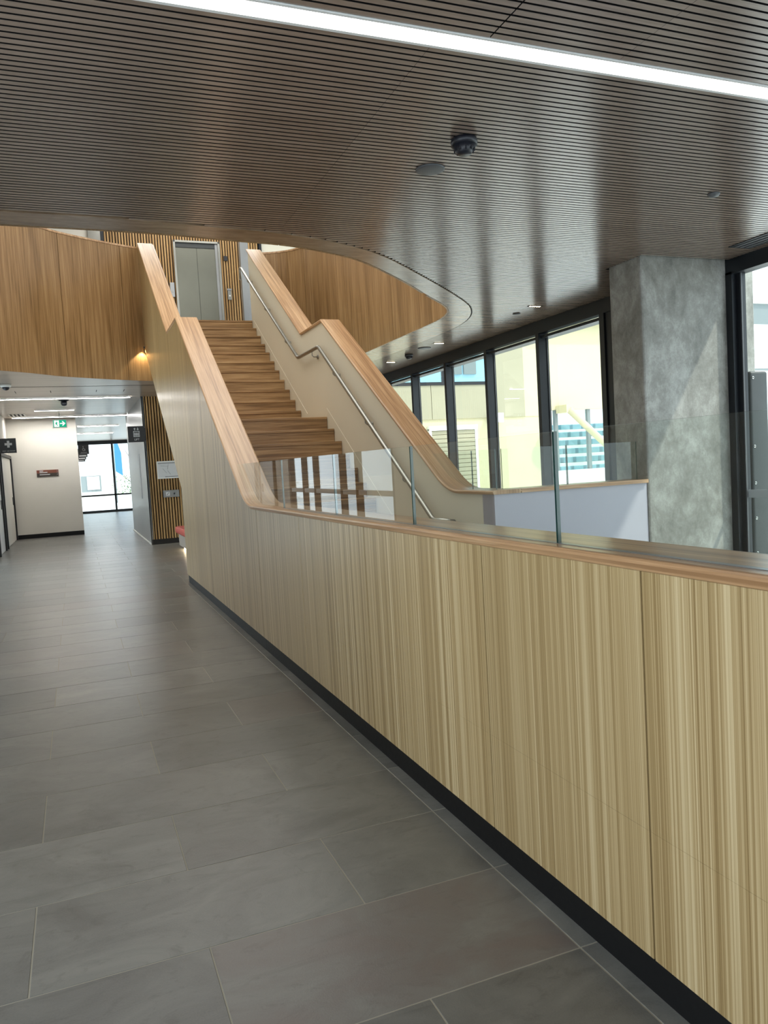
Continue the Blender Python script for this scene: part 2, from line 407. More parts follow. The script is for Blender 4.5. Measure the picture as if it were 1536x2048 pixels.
# band
_I = offset(INNER, 0.0225); IN2 = resample(_I, 0, plen(_I)[-1], 320)
vs = []; fs = []
def nearest_outer(p):
    return min(OUTER_D, key=lambda q: (q-p).length)
OUTER_D = resample(OUTER, 0.0, plen(OUTER)[-1], 900)
lastj = 0; band_out = []
for p in IN2:
    j = min(range(lastj, len(OUTER_D)), key=lambda i: (OUTER_D[i]-p).length); lastj = j; band_out.append(OUTER_D[j])
for p, q in zip(IN2, band_out):
    q = p+(q-p)*((q-p).length-0.012)/max(1e-6, (q-p).length)
    vs += [(p.x, p.y, H-0.004), (q.x, q.y, H-0.004), (p.x, p.y, H+0.018), (q.x, q.y, H+0.018)]
for i in range(len(IN2)-1):
    a = i*4; b = a+4
    fs += [(a, a+1, b+1, b), (a+2, a+3, b+3, b+2), (a, b, b+2, a+2), (a+1, b+1, b+3, a+3)]
tag(mesh('void_edge_band', vs, fs, 'band', ceiling), 'plain smooth oak band around the void')
# slats: the near ones singly, the rest joined
SP = 0.0425; SW = 0.0312
LED0, LED1 = 2.815, 2.935
rest_v = []; rest_f = []
def slat(x0, x1, y, single):
    if x1-x0 < 0.02: return
    if single:
        o = box('slat', (x0, y, H), (x1, y+SW, H+0.02), 'slat', ceiling)
        if len(o.data.materials) < 2:      # black grooves: only the underside is veneered
            o.data.materials.append(M['black'])
            for p in o.data.polygons: p.material_index = 0 if p.normal.z < -0.5 else 1
    else:
        n = len(rest_v)
        for z in (H, H+0.02):
            rest_v.extend([(x0, y, z), (x1, y, z), (x1, y+SW, z), (x0, y+SW, z)])
        rest_f.extend([(n, n+1, n+2, n+3), (n+4, n+5, n+6, n+7), (n, n+1, n+5, n+4), (n+1, n+2, n+6, n+5), (n+2, n+3, n+7, n+6), (n+3, n, n+4, n+7)])
y = LED1+0.004
rows = []
while y < 15.0: rows.append(y); y += SP
y = LED0-0.004-SW
while y > -4: rows.append(y); y -= SP
XR = 5.60
for y in sorted(rows):
    ym = y+SW/2; xo = outer_x(ym) if ym > 5.36 else None; single = 1.95 < y < 7.6
    xr = XR if y > 5.6 else XR+0.14
    if 5.52 < ym < 6.02: xr = 4.75     # column head
    if xo is None:
        seams = [1.484] if y > LED1 else [1.69, 2.335] if y > 2.3 else [1.484]
        xs = [-1.55]+seams+[xr]
        for a, b in zip(xs, xs[1:]): slat(a+(0.003 if a == 1.69 else 0.0007), b-(0.003 if b == 1.69 else 0.0007), y, single)
    else: slat(xo+0.004, xr, y, single)
tag(mesh('slat_field', rest_v, rest_f, 'slat', ceiling, mats=['slat', 'black'], fmat=[0 if i % 6 == 0 else 1 for i in range(len(rest_f))]), kind='stuff')
# far ceiling beneath the upper floor (beyond the void)
RIM = [Vector(q) for q in arc([(-1.56, 12.25), (-1.25, 12.42), (-0.9, 12.7), (-0.5, 13.02), (-0.09, 13.44), (0.25, 13.68), (0.62, 13.9), (1.0, 14.09), (1.34, 14.23), (1.8, 14.27), (3.3, 14.27)])]
vs = []; fs = []
RIMO = offset(RIM, -0.0225)
for p in RIMO: vs += [(p.x, p.y, H), (p.x, 15.2, H), (p.x, p.y, H+0.05), (p.x, 15.2, H+0.05)]
for i in range(len(RIMO)-1):
    a = i*4; b = a+4; fs += [(a, a+1, b+1, b), (a+2, a+3, b+3, b+2), (a, b, b+2, a+2), (a+1, b+1, b+3, a+3)]
cf = struct(mesh('ceiling_far', vs, fs, 'farceil'), 'pale oak ceiling under the upper floor')
box('ceiling_board', (-1.56, 15.2, H), (5.6, 37.0, H+0.05), 'farceil', cf)
for xx in (-0.9, -0.3, 0.5, 1.0): box('access_slot', (xx, 15.6, H-0.002), (xx+0.012, 15.95, H+0.01), 'black', cf)
# upper floor slab and the upper room that lights the void
uf = struct(box('floor_upper', (-1.56, 14.42, H+0.06), (5.6, 20.0, UF), 'white'), 'upper floor slab')
box('slab', (-1.6, -4, H+0.07), (5.7, 5.36, UF), 'white', uf)
box('slab', (4.75, 5.36, H+0.07), (5.7, 14.2, UF), 'white', uf)
uc = struct(box('ceiling_upper', (-3.0, -4.0, 7.2), (8.0, 20.2, 7.3), 'white'), 'white ceiling of the upper floor')
struct(box('wall_upper_left', (-1.7, -4.0, H+0.06), (-1.56, 20.0, 7.2), 'white'), 'white side wall of the upper floor')
struct(box('wall_upper_far', (-1.56, 19.6, UF), (8.0, 19.8, 7.2), 'white'), 'white end wall of the upper floor')

# ---- walls of the corridor
wb = struct(box('wall_back', (-1.55, 22.3, 0.0), (0.13, 22.45, H), 'white'), 'off-white end wall of the corridor')
struct(box('baseboard_back', (-1.55, 22.285, 0.0), (0.13, 22.3, 0.11), 'skirt'), 'black skirting of the end wall')
struct(box('wall_lobby_left', (0.02, 22.45, 0.0), (0.13, 36.0, H), 'white'), 'white side wall of the far lobby')
wl = struct(box('wall_left', (-1.7, 17.2, 0.0), (-1.55, 22.3, H), 'white'), 'white corridor side wall with doors')
box('wall_section', (-1.7, -4.0, 2.75), (-1.55, 17.2, H), 'white', wl)
box('wall_section', (-1.7, 3.0, 0.0), (-1.55, 10.3, 2.75), 'white', wl)
box('wall_section', (-1.7, 16.2, 0.0), (-1.55, 17.2, 2.75), 'white', wl)
struct(box('baseboard_left', (-1.55, 18.91, 0.0), (-1.535, 19.24, 0.1), 'grey'), 'grey skirting of the side wall')
# glazing in the side wall beside the corridor
gw = struct(empty('window_1', (-1.62, 13.2, 0)), 'glazed shopfront in the corridor side wall')
for yy in (10.3, 11.9, 12.7, 14.3, 15.1, 16.1): box('mullion', (-1.66, yy, 0.0), (-1.56, yy+0.1, 2.75), 'frame', gw)
for y1, y2 in ((10.4, 11.9), (12.0, 12.7), (12.8, 14.3), (14.4, 15.1), (15.2, 16.1)):
    box('pane', (-1.63, y1, 0.1), (-1.62, y2, 2.7), 'winglass', gw)
    box('transom', (-1.65, y1, 0.95), (-1.57, y2, 1.03), 'whiteplastic', gw)

# doors in the side wall, far end
def side_door(name, y0, y1, label, leafmat):
    d = struct(empty(name, (-1.55, (y0+y1)/2, 0)), label)
    for ya in (y0, y1-0.09): box('jamb', (-1.56, ya, 0.0), (-1.49, ya+0.09, 2.18), 'signblack', d)
    box('head', (-1.56, y0, 2.1), (-1.49, y1, 2.18), 'signblack', d)
    lf = box('leaf', (-1.549, y0+0.09, 0.01), (-1.525, y1-0.09, 2.1), leafmat, d)
    h = box('handle_plate', (-1.525, y1-0.32, 0.92), (-1.512, y1-0.22, 1.12), 'signblack', lf, 0.003)
    return d
side_door('door_1', 17.3, 18.9, 'white door with black frame beside the first aid sign', 'whiteplastic')
side_door('door_2', 19.25, 22.28, 'white door with black frame beside the end wall', 'white')

# ---- lift wall, lower: black backing with oak slats, grey metal return
def slat_wall(name, x0, x1, y, z0, z1, label, holes=()):
    w = struct(box(name, (x0, y+0.03, z0), (x1, y+0.12, z1), 'black'), label)
    x = x0+0.012; n = 0
    while x < x1-0.03 and n < 300:
        segs = [(z0, z1)]
        for hx0, hx1, hz0, hz1 in holes:
            if hx0-0.034 < x < hx1: segs = [(a, b) for a, b in ((z0, hz0), (hz1, z1)) if b-a > 0.02]
        for a, b in segs: box('slat', (x, y, a), (x+0.034, y+0.03, b), 'wslat', w)
        x += 0.056; n += 1
    return w
lw = slat_wall('wall_lift', 1.43, 4.2, 17.0, 0.11, H, 'oak slatted wall of the lift shaft')
struct(box('baseboard_lift', (1.41, 16.99, 0.0), (4.2, 17.1, 0.11), 'skirt'), 'black skirting under the slatted lift wall')
ls = struct(box('wall_lift_side', (1.415, 17.0, 0.0), (1.46, 22.4, H), 'grey'), 'grey metal side of the lift shaft')
box('edge_trim', (1.405, 16.985, 0.0), (1.432, 17.02, H), 'frame', ls)
box('floor_trim', (1.39, 17.0, 0.0), (1.415, 22.4, 0.02), 'whiteplastic', ls)
box('slim_window', (1.408, 18.6, 0.95), (1.416, 18.95, 1.98), 'film', ls)
box('return_wall', (1.46, 22.3, 0.0), (4.2, 22.4, H), 'grey', ls)
# upper
LX0, LX1, LZ = 2.29, 3.27, 6.39
uw = slat_wall('wall_lift_upper', 0.92, 4.13, 17.0, UF, 7.2, 'oak slatted wall around the lift upstairs', ((LX0+0.036, LX1-0.002, UF, LZ-0.03),))
box('corner_trim', (0.86, 16.98, UF), (0.92, 17.1, 7.2), 'frame', uw)
box('corner_trim', (4.13, 16.98, UF), (4.19, 17.1, 7.2), 'frame', uw)
box('steel_jamb', (0.62, 17.0, UF), (0.86, 17.1, 7.2), 'steel', uw)
struct(box('wall_upper_right', (4.19, 17.05, UF), (8.0, 17.2, 7.2), 'stairwhite'), 'cream wall beside the upper lift lobby')
struct(box('wall_upper_side', (-1.56, 17.05, UF), (0.62, 17.2, 7.2), 'white'), 'white wall beside the upper lift lobby')
ld = struct(empty('door_3', (2.78, 17.0, UF)), 'stainless steel double lift door at the top of the stairs')
for a in (LX0, LX1-0.045): box('jamb', (a, 16.955, UF), (a+0.045, 17.029, LZ), 'steel', ld, 0.004)
box('head', (LX0, 16.955, LZ-0.045), (LX1, 17.029, LZ), 'steel', ld, 0.004)
xm = (LX0+LX1)/2
box('door_leaf', (LX0+0.045, 17.008, UF), (xm-0.003, 17.028, LZ-0.045), 'liftsteel', ld)
box('door_leaf', (xm+0.003, 17.008, UF), (LX1-0.1, 17.028, LZ-0.045), 'liftsteel', ld)
box('slow_leaf_edge', (LX1-0.1, 16.99, UF), (LX1-0.045, 17.028, LZ-0.045), 'grey', ld)
box('header_panel', (LX0+0.045, 16.99, LZ-0.14), (LX1-0.045, 17.006, LZ-0.045), 'pad', ld)
tag(box('steel_post', (3.54, 16.2, UF), (3.71, 16.36, 6.35), 'grey'), 'grey metal post beside the slatted lift wall upstairs', 'post')
o = tag(box('lift_indicator', (3.345, 16.965, 6.0), (3.42, 17.0, 6.10), 'darkplastic', None, 0.004), 'small black lift indicator right of the steel lift door', 'indicator')
o = tag(empty('lift_call_panel', (3.42, 16.98, 5.2)), 'steel lift call button panel right of the lift door', 'call panel')
box('plate', (3.38, 16.97, 5.17), (3.46, 17.0, 5.36), 'steel', o, 0.004); box('button', (3.405, 16.96, 5.24), (3.435, 16.972, 5.27), 'whiteplastic', o); box('header', (3.37, 16.968, 5.37), (3.47, 17.0, 5.41), 'grey', o)
o = tag(empty('lift_control_plate', (2.22, 16.98, 5.2)), 'grey lift control plate left of the steel lift door', 'call panel')
box('plate', (2.17, 16.965, 5.2), (2.26, 17.0, 5.5), 'grey', o, 0.004); box('button', (2.2, 16.955, 5.3), (2.23, 16.967, 5.33), 'steel', o)

# ================================================================== TIMBER BALUSTRADE AND STAIR
FOOT0, FOOT1 = 6.20, 6.62      # curve of the cap at the stair foot
CZ = 1.165                      # top of the level cap
def cap_line(y):
    """top of cap along the stair flank"""
    if y <= FOOT0: return CZ
    if y <= FOOT1:
        t = (y-FOOT0)/(FOOT1-FOOT0); return CZ+0.128*t*t
    if y <= 9.93: return CZ+0.128+(3.396-CZ-0.128)/(9.93-FOOT1)*(y-FOOT1)
    if y <= 10.93: return 3.396
    return 3.396+(5.43-3.396)/(14.04-10.93)*(y-10.93)
def soffit(y): return 0.105 if y < 10.6 else 1.27+0.661*(y-10.6)
CAPT = 0.034
def flank(ya, yb, zlo=None, zhi=None):
    brk = [FOOT0, FOOT0+0.1, FOOT0+0.2, FOOT0+0.3, FOOT1, 9.93, 10.93]
    yu = [ya]+[b for b in brk if ya < b < yb]+[yb]
    top = [(y, min(cap_line(y)-CAPT, zhi) if zhi else cap_line(y)-CAPT) for y in yu]
    lo = lambda y: max(soffit(y), zlo) if zlo else soffit(y)
    yl = [ya]+([10.599, 10.601] if ya < 10.6 < yb else [])+[yb]
    return [(y, lo(y)) for y in yl]+top[::-1]
JOINTS = [-3.2, -2.0, -0.8, 0.4, 1.57, 2.40, 3.60, 4.81, 6.06, 7.28, 8.49]
bal = tag(empty('timber_balustrade', (PX+0.1, 3.0, 0)), 'long pale oak panelled balustrade with glass screens and black skirting', 'balustrade')
for a, b in zip(JOINTS[:8], JOINTS[1:9]):
    prism('oak_panel', flank(a+0.003, b-0.003, 0.4521), 'x', PX, PX+0.02, 'veneer', bal)['seed'] = (a*0.7371) % 1
    prism('oak_panel', flank(a+0.003, b-0.003, None, 0.4515), 'x', PX, PX+0.02, 'veneer', bal)['seed'] = (a*0.7371) % 1
prism('core', [(-3.2, 0.0), (6.058, 0.0), (6.058, CZ-CAPT-0.002), (-3.2, CZ-CAPT-0.002)], 'x', PX+0.0195, PX+0.235, 'gap', bal)
box('inner_lining', (PX+0.235, -3.2, 0.0), (PX+0.25, 6.058, CZ-CAPT-0.002), 'lowwhite', bal)
box('skirting', (PX+0.012, -3.2, 0.0), (PX+0.0194, 6.058, 0.105), 'skirt', bal)
def cap_section(w0, w1, t=CAPT, r=0.014):
    pts = []
    for cx, cz, a0 in ((w0+r, -r, 180), (w1-r, -r, 90), (w1-r, -t+r*0.6, 0), (w0+r, -t+r*0.6, -90)):
        rr = r if cz > -t/2 else r*0.6
        for k in range(4):
            a = math.radians(a0-k*30); pts.append((cx+rr*math.cos(a), cz+rr*math.sin(a)))
    return pts
CS = cap_section(-0.012, 0.262)
ysl = [-3.2, 0.0, 1.5, 3.0, 4.5, 6.0595]
sweep('oak_cap', [(PX, y, CZ) for y in ysl], CS, 'cap', bal, smooth=False)
GX = 1.364
gj = [-2.4, -1.3, -0.2, 0.9, 2.0, 3.085, 4.17, 5.36, 6.60]
def pane(parent, a, b, nm='glass_pane'):
    """glass pane with dark green polished edges"""
    o = box(nm, a, b, 'glass', parent)
    me = o.data
    if len(me.materials) < 2:
        me.materials.append(M['edge'])
        d = [abs(b[i]-a[i]) for i in range(3)]; thin = d.index(min(d[:2]))
        for p in me.polygons:
            if abs(p.normal[thin]) < 0.5: p.material_index = 1
    return o
for a, b in zip(gj[:-2], gj[1:-1]): pane(bal, (GX-0.006, a+0.004, CZ-0.004), (GX+0.006, b-0.004, 1.507))
box('glass_channel', (GX-0.011, -3.2, CZ-0.003), (GX+0.011, 5.36, CZ+0.0015), 'grey', bal)
# last pane is trimmed where it meets the rising cap
prism('glass_pane', [(5.364, CZ+0.002), (6.18, CZ+0.002), (6.35, cap_line(6.35)+0.004), (6.62, cap_line(6.62)+0.008), (6.94, 1.507), (5.364, 1.507)], 'x', GX-0.006, GX+0.006, 'glass', bal)

stair = tag(empty('staircase', (2.4, 9.5, 0)), 'straight timber staircase with a mid landing rising to the lift', 'staircase')
RJ = JOINTS[8:]+[9.7, 10.9, 12.1, 13.3, 14.19]
for a, b in zip(RJ, RJ[1:]):
    if b <= 10.6:
        prism('oak_panel', flank(a+0.003, b-0.003, 0.4521), 'x', PX, PX+0.02, 'veneer', stair)['seed'] = (a*0.7371) % 1
        prism('oak_panel', flank(a+0.003, b-0.003, None, 0.4515), 'x', PX, PX+0.02, 'veneer', stair)['seed'] = (a*0.7371) % 1
    else: prism('oak_panel', flank(a+0.003, b-0.003), 'x', PX, PX+0.02, 'veneer', stair)['seed'] = (a*0.7371) % 1
def core(ya, yb, dz): 
    p = flank(ya, yb); return [(y, z+(0.004 if i < len(p)//2 else -0.004)) for i, (y, z) in enumerate(p)]
prism('flank_core', [(y, max(0.0, z) if z > 0.11 else 0.0) for y, z in flank(6.06, 10.6)], 'x', PX+0.0195, PX+0.235, 'gap', stair)
prism('flank_core', flank(10.6, 14.19), 'x', PX+0.0195, PX+0.235, 'stairwhite', stair)
box('skirting', (PX+0.012, 6.06, 0.0), (PX+0.0194, 10.6, 0.105), 'skirt', stair)
box('end_skirting', (PX+0.012, 10.6, 0.0), (PX+0.25, 10.612, 0.105), 'grey', stair)
prism('inner_lining', [(y, max(z, 0.0) if z > 0.11 else 0.0) for y, z in flank(6.06, 14.19)], 'x', PX+0.235, PX+0.25, 'stairwhite', stair)
foot = [6.06]+[FOOT0+i*(FOOT1-FOOT0)/8 for i in range(9)]
left_path = [(PX, y, cap_line(y)) for y in foot]+[(PX, 9.93, 3.396)]
sweep('oak_cap', left_path, CS, 'caps', stair, smooth=False)
sweep('oak_cap', [(PX, 9.93, 3.396), (PX, 10.93, 3.396)], CS, 'cap', stair, smooth=False)
sweep('oak_cap', [(PX, 10.93, 3.396), (PX, 14.06, 5.443)], CS, 'caps', stair, smooth=False)
# right-hand white wall with cap
def rtop(y): return cap_line(y)-CAPT
ry = [5.62, FOOT0, FOOT0+0.1, FOOT0+0.2, FOOT0+0.3, FOOT1, 9.93, 10.93, 14.06]
prism('white_wall', [(5.62, 0.0), (10.6, 0.0)]+[(10.6, soffit(10.62)), (14.06, soffit(14.06))]+[(y, rtop(y)) for y in ry[::-1]], 'x', SB, SB+0.22, 'stairwhite', stair)
CR = cap_section(-0.03, 0.245)
foot2 = [5.57]+[FOOT0+i*(FOOT1-FOOT0)/8 for i in range(9)]
sweep('oak_cap', [(SB, y, cap_line(y)) for y in foot2]+[(SB, 9.93, 3.396)], CR, 'caps', stair, smooth=False)
sweep('oak_cap', [(SB, 9.93, 3.396), (SB, 10.93, 3.396)], CR, 'cap', stair, smooth=False)
sweep('oak_cap', [(SB, 10.93, 3.396), (SB, 14.06, 5.443)], CR, 'caps', stair, smooth=False)
# steps
SX0, SX1 = PX+0.25, SB-0.008
nos = []
for kk in range(1, 13): nos.append((9.96-(12-kk)*0.274, kk*0.17567))
for kk in range(11): nos.append((11.2+kk*0.282, 2.108+(kk+1)*0.18618))
zprev = 0.0
for i, (yn, zn) in enumerate(nos):
    yend = nos[i+1][0] if i+1 < len(nos) else 14.43
    box('tread', (SX0, yn-0.012, zn-0.032), (SX1, yend+0.004, zn), 'tread', stair, 0.003, 1)
    box('riser', (SX0, yn, zprev), (SX1, yn+0.02, zn-0.033), 'tread', stair)
    zprev = zn
# stair body under the steps
bot = [(6.95, 0.0), (10.6, 0.0), (10.6, 1.27), (14.18, soffit(14.18))]
top = [(14.18, 3.95), (11.25, 2.0), (10.0, 1.95), (6.98, 0.02)]
prism('soffit', bot+top, 'x', SX0, SX1, 'stairwhite', stair)
# plaster skirt beside the steps
sk = [(6.95, 0.0), (6.95, 0.29), (9.95, 2.225), (10.88, 2.225), (13.9, 4.14), (14.06, 4.14), (14.06, 3.9), (11.2, 2.0), (9.96, 1.9)]
prism('stair_skirting', sk, 'x', SB-0.004, SB, 'stairwhite', stair)
# handrail
RXh = SB-0.085
def soft(P, r=0.09, n=5):
    P = [Vector(p) for p in P]; out = [P[0]]
    for a, b, c in zip(P, P[1:], P[2:]):
        p = b+(a-b).normalized()*min(r, (a-b).length/2.1); q = b+(c-b).normalized()*min(r, (c-b).length/2.1)
        for k in range(n+1):
            t = k/n; out.append(p*(1-t)**2+b*2*t*(1-t)+q*t*t)
    out.append(P[-1]); return out
rail = tube('handrail', soft([(RXh, 14.42, 4.98), (RXh, 14.4, 5.19), (RXh, 14.26, 5.14), (RXh, 10.9, 3.03), (RXh, 9.9, 3.03), (RXh, 6.78, 0.99), (RXh, 6.62, 0.88), (RXh, 6.2, 0.88)], 0.05), 0.025, 'steel', stair, 12)
for yb in (13.85, 12.7, 11.55, 10.2, 9.35, 8.3, 7.3):
    zb = 3.03+(yb-10.9)*0.628 if yb > 10.9 else 3.03 if yb > 9.9 else 3.03+(yb-9.9)*0.654
    br = tube('bracket', [(RXh, yb, zb-0.015), (RXh, yb, zb-0.07), (RXh+0.02, yb, zb-0.09), (SB, yb, zb-0.09)], 0.007, 'steel', rail, 8)
    tube('wall_rose', [(SB-0.012, yb, zb-0.09), (SB, yb, zb-0.09)], 0.03, 'steel', rail, 14)

# low white guard wall behind the stair foot
LY = 5.60
lg = tag(empty('low_guard_wall', (3.9, LY, 0)), 'low white wall with oak cap and glass screen between stair and column', 'balustrade')
box('white_wall', (SB, LY, 0.0), (4.78, LY+0.2, CZ-CAPT), 'lowwhite', lg)
vs = []
prism('oak_cap', [(SB+0.246, LY-0.03), (4.775, LY-0.03), (4.775, LY+0.245), (SB+0.246, LY+0.245)], 'z', CZ-CAPT+0.0005, CZ-0.001, 'capx', lg)
for a, b in ((3.35, 4.0), (4.01, 4.76)): pane(lg, (a, LY+0.1, CZ-0.003), (b, LY+0.112, 1.507))
pane(lg, (SB+0.095, LY+0.13, CZ-0.003), (SB+0.107, 6.15, 1.507))
prism('glass_pane', [(6.16, CZ), (6.2, CZ), (6.62, cap_line(6.62)), (6.95, 1.507), (6.16, 1.507)], 'x', SB+0.095, SB+0.107, 'glass', lg)

# ---- curved upper balustrades
def curved_balustrade(name, P, joints, z0, z1, label, thick):
    b = tag(empty(name, (P[0].x, P[0].y, z0)), label, 'balustrade')
    L = plen(P)[-1]; js = [0.0]+[j for j in joints if 0 < j < L]+[L]
    for s0, s1 in zip(js, js[1:]):
        n = max(2, int((s1-s0)/0.08)+1)
        curved_slab('oak_panel', resample(P, s0+0.004, s1-0.004, n), z0-0.004, z1, thick, 'veneer_up', b)
    off = []
    Q = resample(P, 0, L, max(20, int(L/0.1)))
    for i in range(len(Q)):
        tt = (Q[min(i+1, len(Q)-1)]-Q[max(i-1, 0)]).normalized(); off.append(Q[i]+Vector((tt.y, -tt.x))*thick*1.01)
    curved_slab('core', off, z0+0.075, z1-0.001, thick*4, 'gap', b)
    back = []
    for i in range(len(Q)):
        tt = (Q[min(i+1, len(Q)-1)]-Q[max(i-1, 0)]).normalized(); back.append(Q[i]-Vector((tt.y, -tt.x))*thick*0.5)
    curved_slab('oak_cap', back, z1, z1+0.03, thick*6.5, 'cap', b)
    return b
# joints given by arc length
LP = [p for p in RIM if -1.54 < p.x <= 1.5]
Ll = plen(LP)
def s_at(P, x): 
    L = plen(P); i = min(range(len(P)), key=lambda k: abs(P[k].x-x)); return L[i]
curved_balustrade('upper_balustrade', LP, [s_at(LP, -0.884), s_at(LP, 0.0), s_at(LP, 1.02)], H-0.002, 5.40, 'curved oak panelled upper balustrade left of the staircase', -0.02)
iR = min(range(len(INNER)), key=lambda k: (INNER[k]-Vector((3.46, 7.25))).length)
RP = INNER[iR:]; Lr = plen(RP); 
def s_y(P, y):
    i = min(range(len(P)), key=lambda k: abs(P[k].y-y)); return plen(P)[i]
curved_balustrade('upper_balustrade', RP, [s_y(RP, 8.25), s_y(RP, 8.68), s_y(RP, 9.85), s_y(RP, 10.85), s_y(RP, 11.75), s_y(RP, 12.9), s_y(RP, 13.6)], H-0.002, 5.40, 'curved oak panelled upper balustrade right of the staircase', 0.02)
NP = [p for p in INNER[:iR] if p.x > -1.54]
curved_balustrade('upper_balustrade', NP, [0.6, 1.8, 3.0, 4.2], H-0.002, 5.40, 'oak panelled upper balustrade above the near edge of the void', 0.02)
tag(lathe('corner_uplight', (1.295, 14.16, 3.68), [(0.0, 0.0), (0.012, 0.0), (0.012, 0.03), (0.0, 0.03)], 'darkplastic'), 'small spotlight in the corner of stair flank and upper balustrade', 'spotlight')
sp = bpy.data.lights.new('corner_spot', 'SPOT'); sp.energy = 14; sp.color = (1, 0.8, 0.5); sp.spot_size = math.radians(95); sp.spot_blend = 0.35; sp.shadow_soft_size = 0.015
so = bpy.data.objects.new('corner_spot', sp); COL.objects.link(so); so.location = (1.288, 14.14, 3.66); so.rotation_euler = Vector((-0.12, 0.04, -1)).to_track_quat('-Z', 'Y').to_euler()

# ================================================================== RIGHT SIDE: column and windows
colm = tag(box('concrete_column', (4.78, 5.585, 0.0), (5.9, 6.02, H+0.06), 'concrete', None, 0.018, 2), 'square grey concrete column between the windows', 'column')
WX = 5.61
wr = struct(empty('window_2', (WX, 10.0, 0)), 'black framed glazing to the hall beyond the stair')
box('head_frame', (WX, 6.02, 2.975), (WX+0.12, 15.2, H+0.04), 'frame', wr)
box('outer_head', (WX+0.04, 6.02, 2.915), (WX+0.2, 15.2, 2.95), 'frame', wr)
box('sill_frame', (WX, 6.02, 0.0), (WX+0.12, 15.2, 0.12), 'frame', wr)
my = [7.60, 8.49, 9.84, 11.15, 12.46, 13.75, 15.1]
box('mullion', (WX, 7.18, 0.1), (WX+0.12, 7.262, 2.98), 'frame', wr)
for yy in my[1:]: box('mullion', (WX, yy, 0.1), (WX+0.15, yy+0.07, 2.98), 'frame', wr)
for a, b in zip([7.262]+[v+0.07 for v in my[1:-1]], my[1:]):
    box('pane', (WX+0.135, a, 0.1), (WX+0.143, b, 2.98), 'winglass', wr)
    box('bead', (WX+0.12, b-0.012, 0.1), (WX+0.134, b-0.002, 2.97), 'greyplastic', wr)
# infill behind column
struct(box('wall_right', (WX+0.02, 6.0, 0.0), (WX+0.14, 7.17, H), 'frame'), 'black infill beside the column')
NX = 5.76
wn = struct(empty('window_3', (NX, 3.0, 0)), 'tall black framed window near the balustrade')
box('head_frame', (NX, -4.0, 3.0), (NX+0.14, 5.58, H+0.04), 'frame', wn)
box('jamb', (NX, 5.51, 0.0), (NX+0.14, 5.584, 3.02), 'frame', wn)
box('inner_jamb', (NX+0.05, 5.465, 0.0), (NX+0.12, 5.51, 3.02), 'frame', wn)
box('bead', (NX+0.055, 5.455, 0.0), (NX+0.07, 5.465, 3.02), 'greyplastic', wn)
for yy in (-3.9, -2.1, -0.3, 1.5, 3.3): box('mullion', (NX, yy, 0.0), (NX+0.13, yy+0.07, 3.02), 'frame', wn)
for a, b in ((-3.83, -2.1), (-2.03, -0.3), (-0.23, 1.5), (1.57, 3.3), (3.37, 5.46)): box('pane', (NX+0.085, a, 0.0), (NX+0.095, b, 3.0), 'winglass', wn)
box('manifestation_strip', (NX+0.078, 3.37, 0.925), (NX+0.084, 5.455, 1.0), 'film', wn)

# ---- ceiling devices
def lin(name, x0, x1, y0, y1, label, mat='led'):
    H = 3.13 if mat == 'led' else 3.109
    o = tag(empty(name, ((x0+x1)/2, (y0+y1)/2, H)), label, 'light')
    d = box('diffuser', (x0, y0+0.014, H-0.003), (x1, y1-0.018, H+0.012), mat, o)
    box('trim', (x0, y0, H-0.005), (x1, y0+0.013, H+0.02), 'whiteplastic', o)
    box('trim', (x0, y1-0.017, H-0.005), (x1, y1, H+0.02), 'whiteplastic', o)
    return o
lin('linear_light', -1.5, 5.6, LED0, LED1, 'long bright linear ceiling light across the slatted ceiling')
def smoke(x, y, label, s=1.0):
    o = tag(empty('smoke_detector', (x, y, H)), label, 'detector')
    lathe('base', (x, y, H), [(0, 0), (0.058*s, 0), (0.062*s, -0.012*s), (0.06*s, -0.03*s), (0, -0.03*s)], 'darkplastic', o)
    lathe('sensor_head', (x, y, H), [(0, -0.03*s), (0.056*s, -0.03*s), (0.036*s, -0.062*s), (0.03*s, -0.07*s), (0, -0.07*s)], 'darkplastic', o)
    for k in range(10):
        a = 2*math.pi*k/10; box('vane', (x+0.046*s*math.cos(a)-0.003, y+0.046*s*math.sin(a)-0.003, H-0.06*s), (x+0.046*s*math.cos(a)+0.003, y+0.046*s*math.sin(a)+0.003, H-0.03*s), 'darkplastic', o)
smoke(2.05, 3.72, 'black smoke detector beside the ceiling speaker near the linear light', 1.15)
smoke(5.03, 11.25, 'black smoke detector beside the far windows', 1.1)
def speaker(x, y, r, label):
    o = tag(empty('ceiling_speaker', (x, y, H)), label, 'speaker')
    lathe('rim', (x, y, H), [(r*0.86, 0), (r, -0.001), (r, -0.008), (r*0.86, -0.011)], 'greyplastic', o, 36)
    lathe('grille', (x, y, H), [(0, -0.008), (r*0.86, -0.008), (r*0.86, 0.0), (0, 0.0)], 'pad', o, 36)
speaker(2.05, 4.14, 0.085, 'round grey ceiling speaker beside the black smoke detector')
speaker(5.01, 10.62, 0.10, 'round grey ceiling speaker beside the far windows')
tag(lathe('ceiling_sensor', (4.15, 4.1, H), [(0, 0), (0.04, 0), (0.04, -0.008), (0.03, -0.02), (0, -0.022)], 'greyplastic'), 'small round grey ceiling sensor above the concrete column side', 'sensor')
tag(lathe('ceiling_sensor', (5.03, 8.05, H), [(0, 0), (0.045, 0), (0.045, -0.01), (0, -0.014)], 'greyplastic'), 'small ceiling sensor next to the slot downlight by the windows', 'sensor')
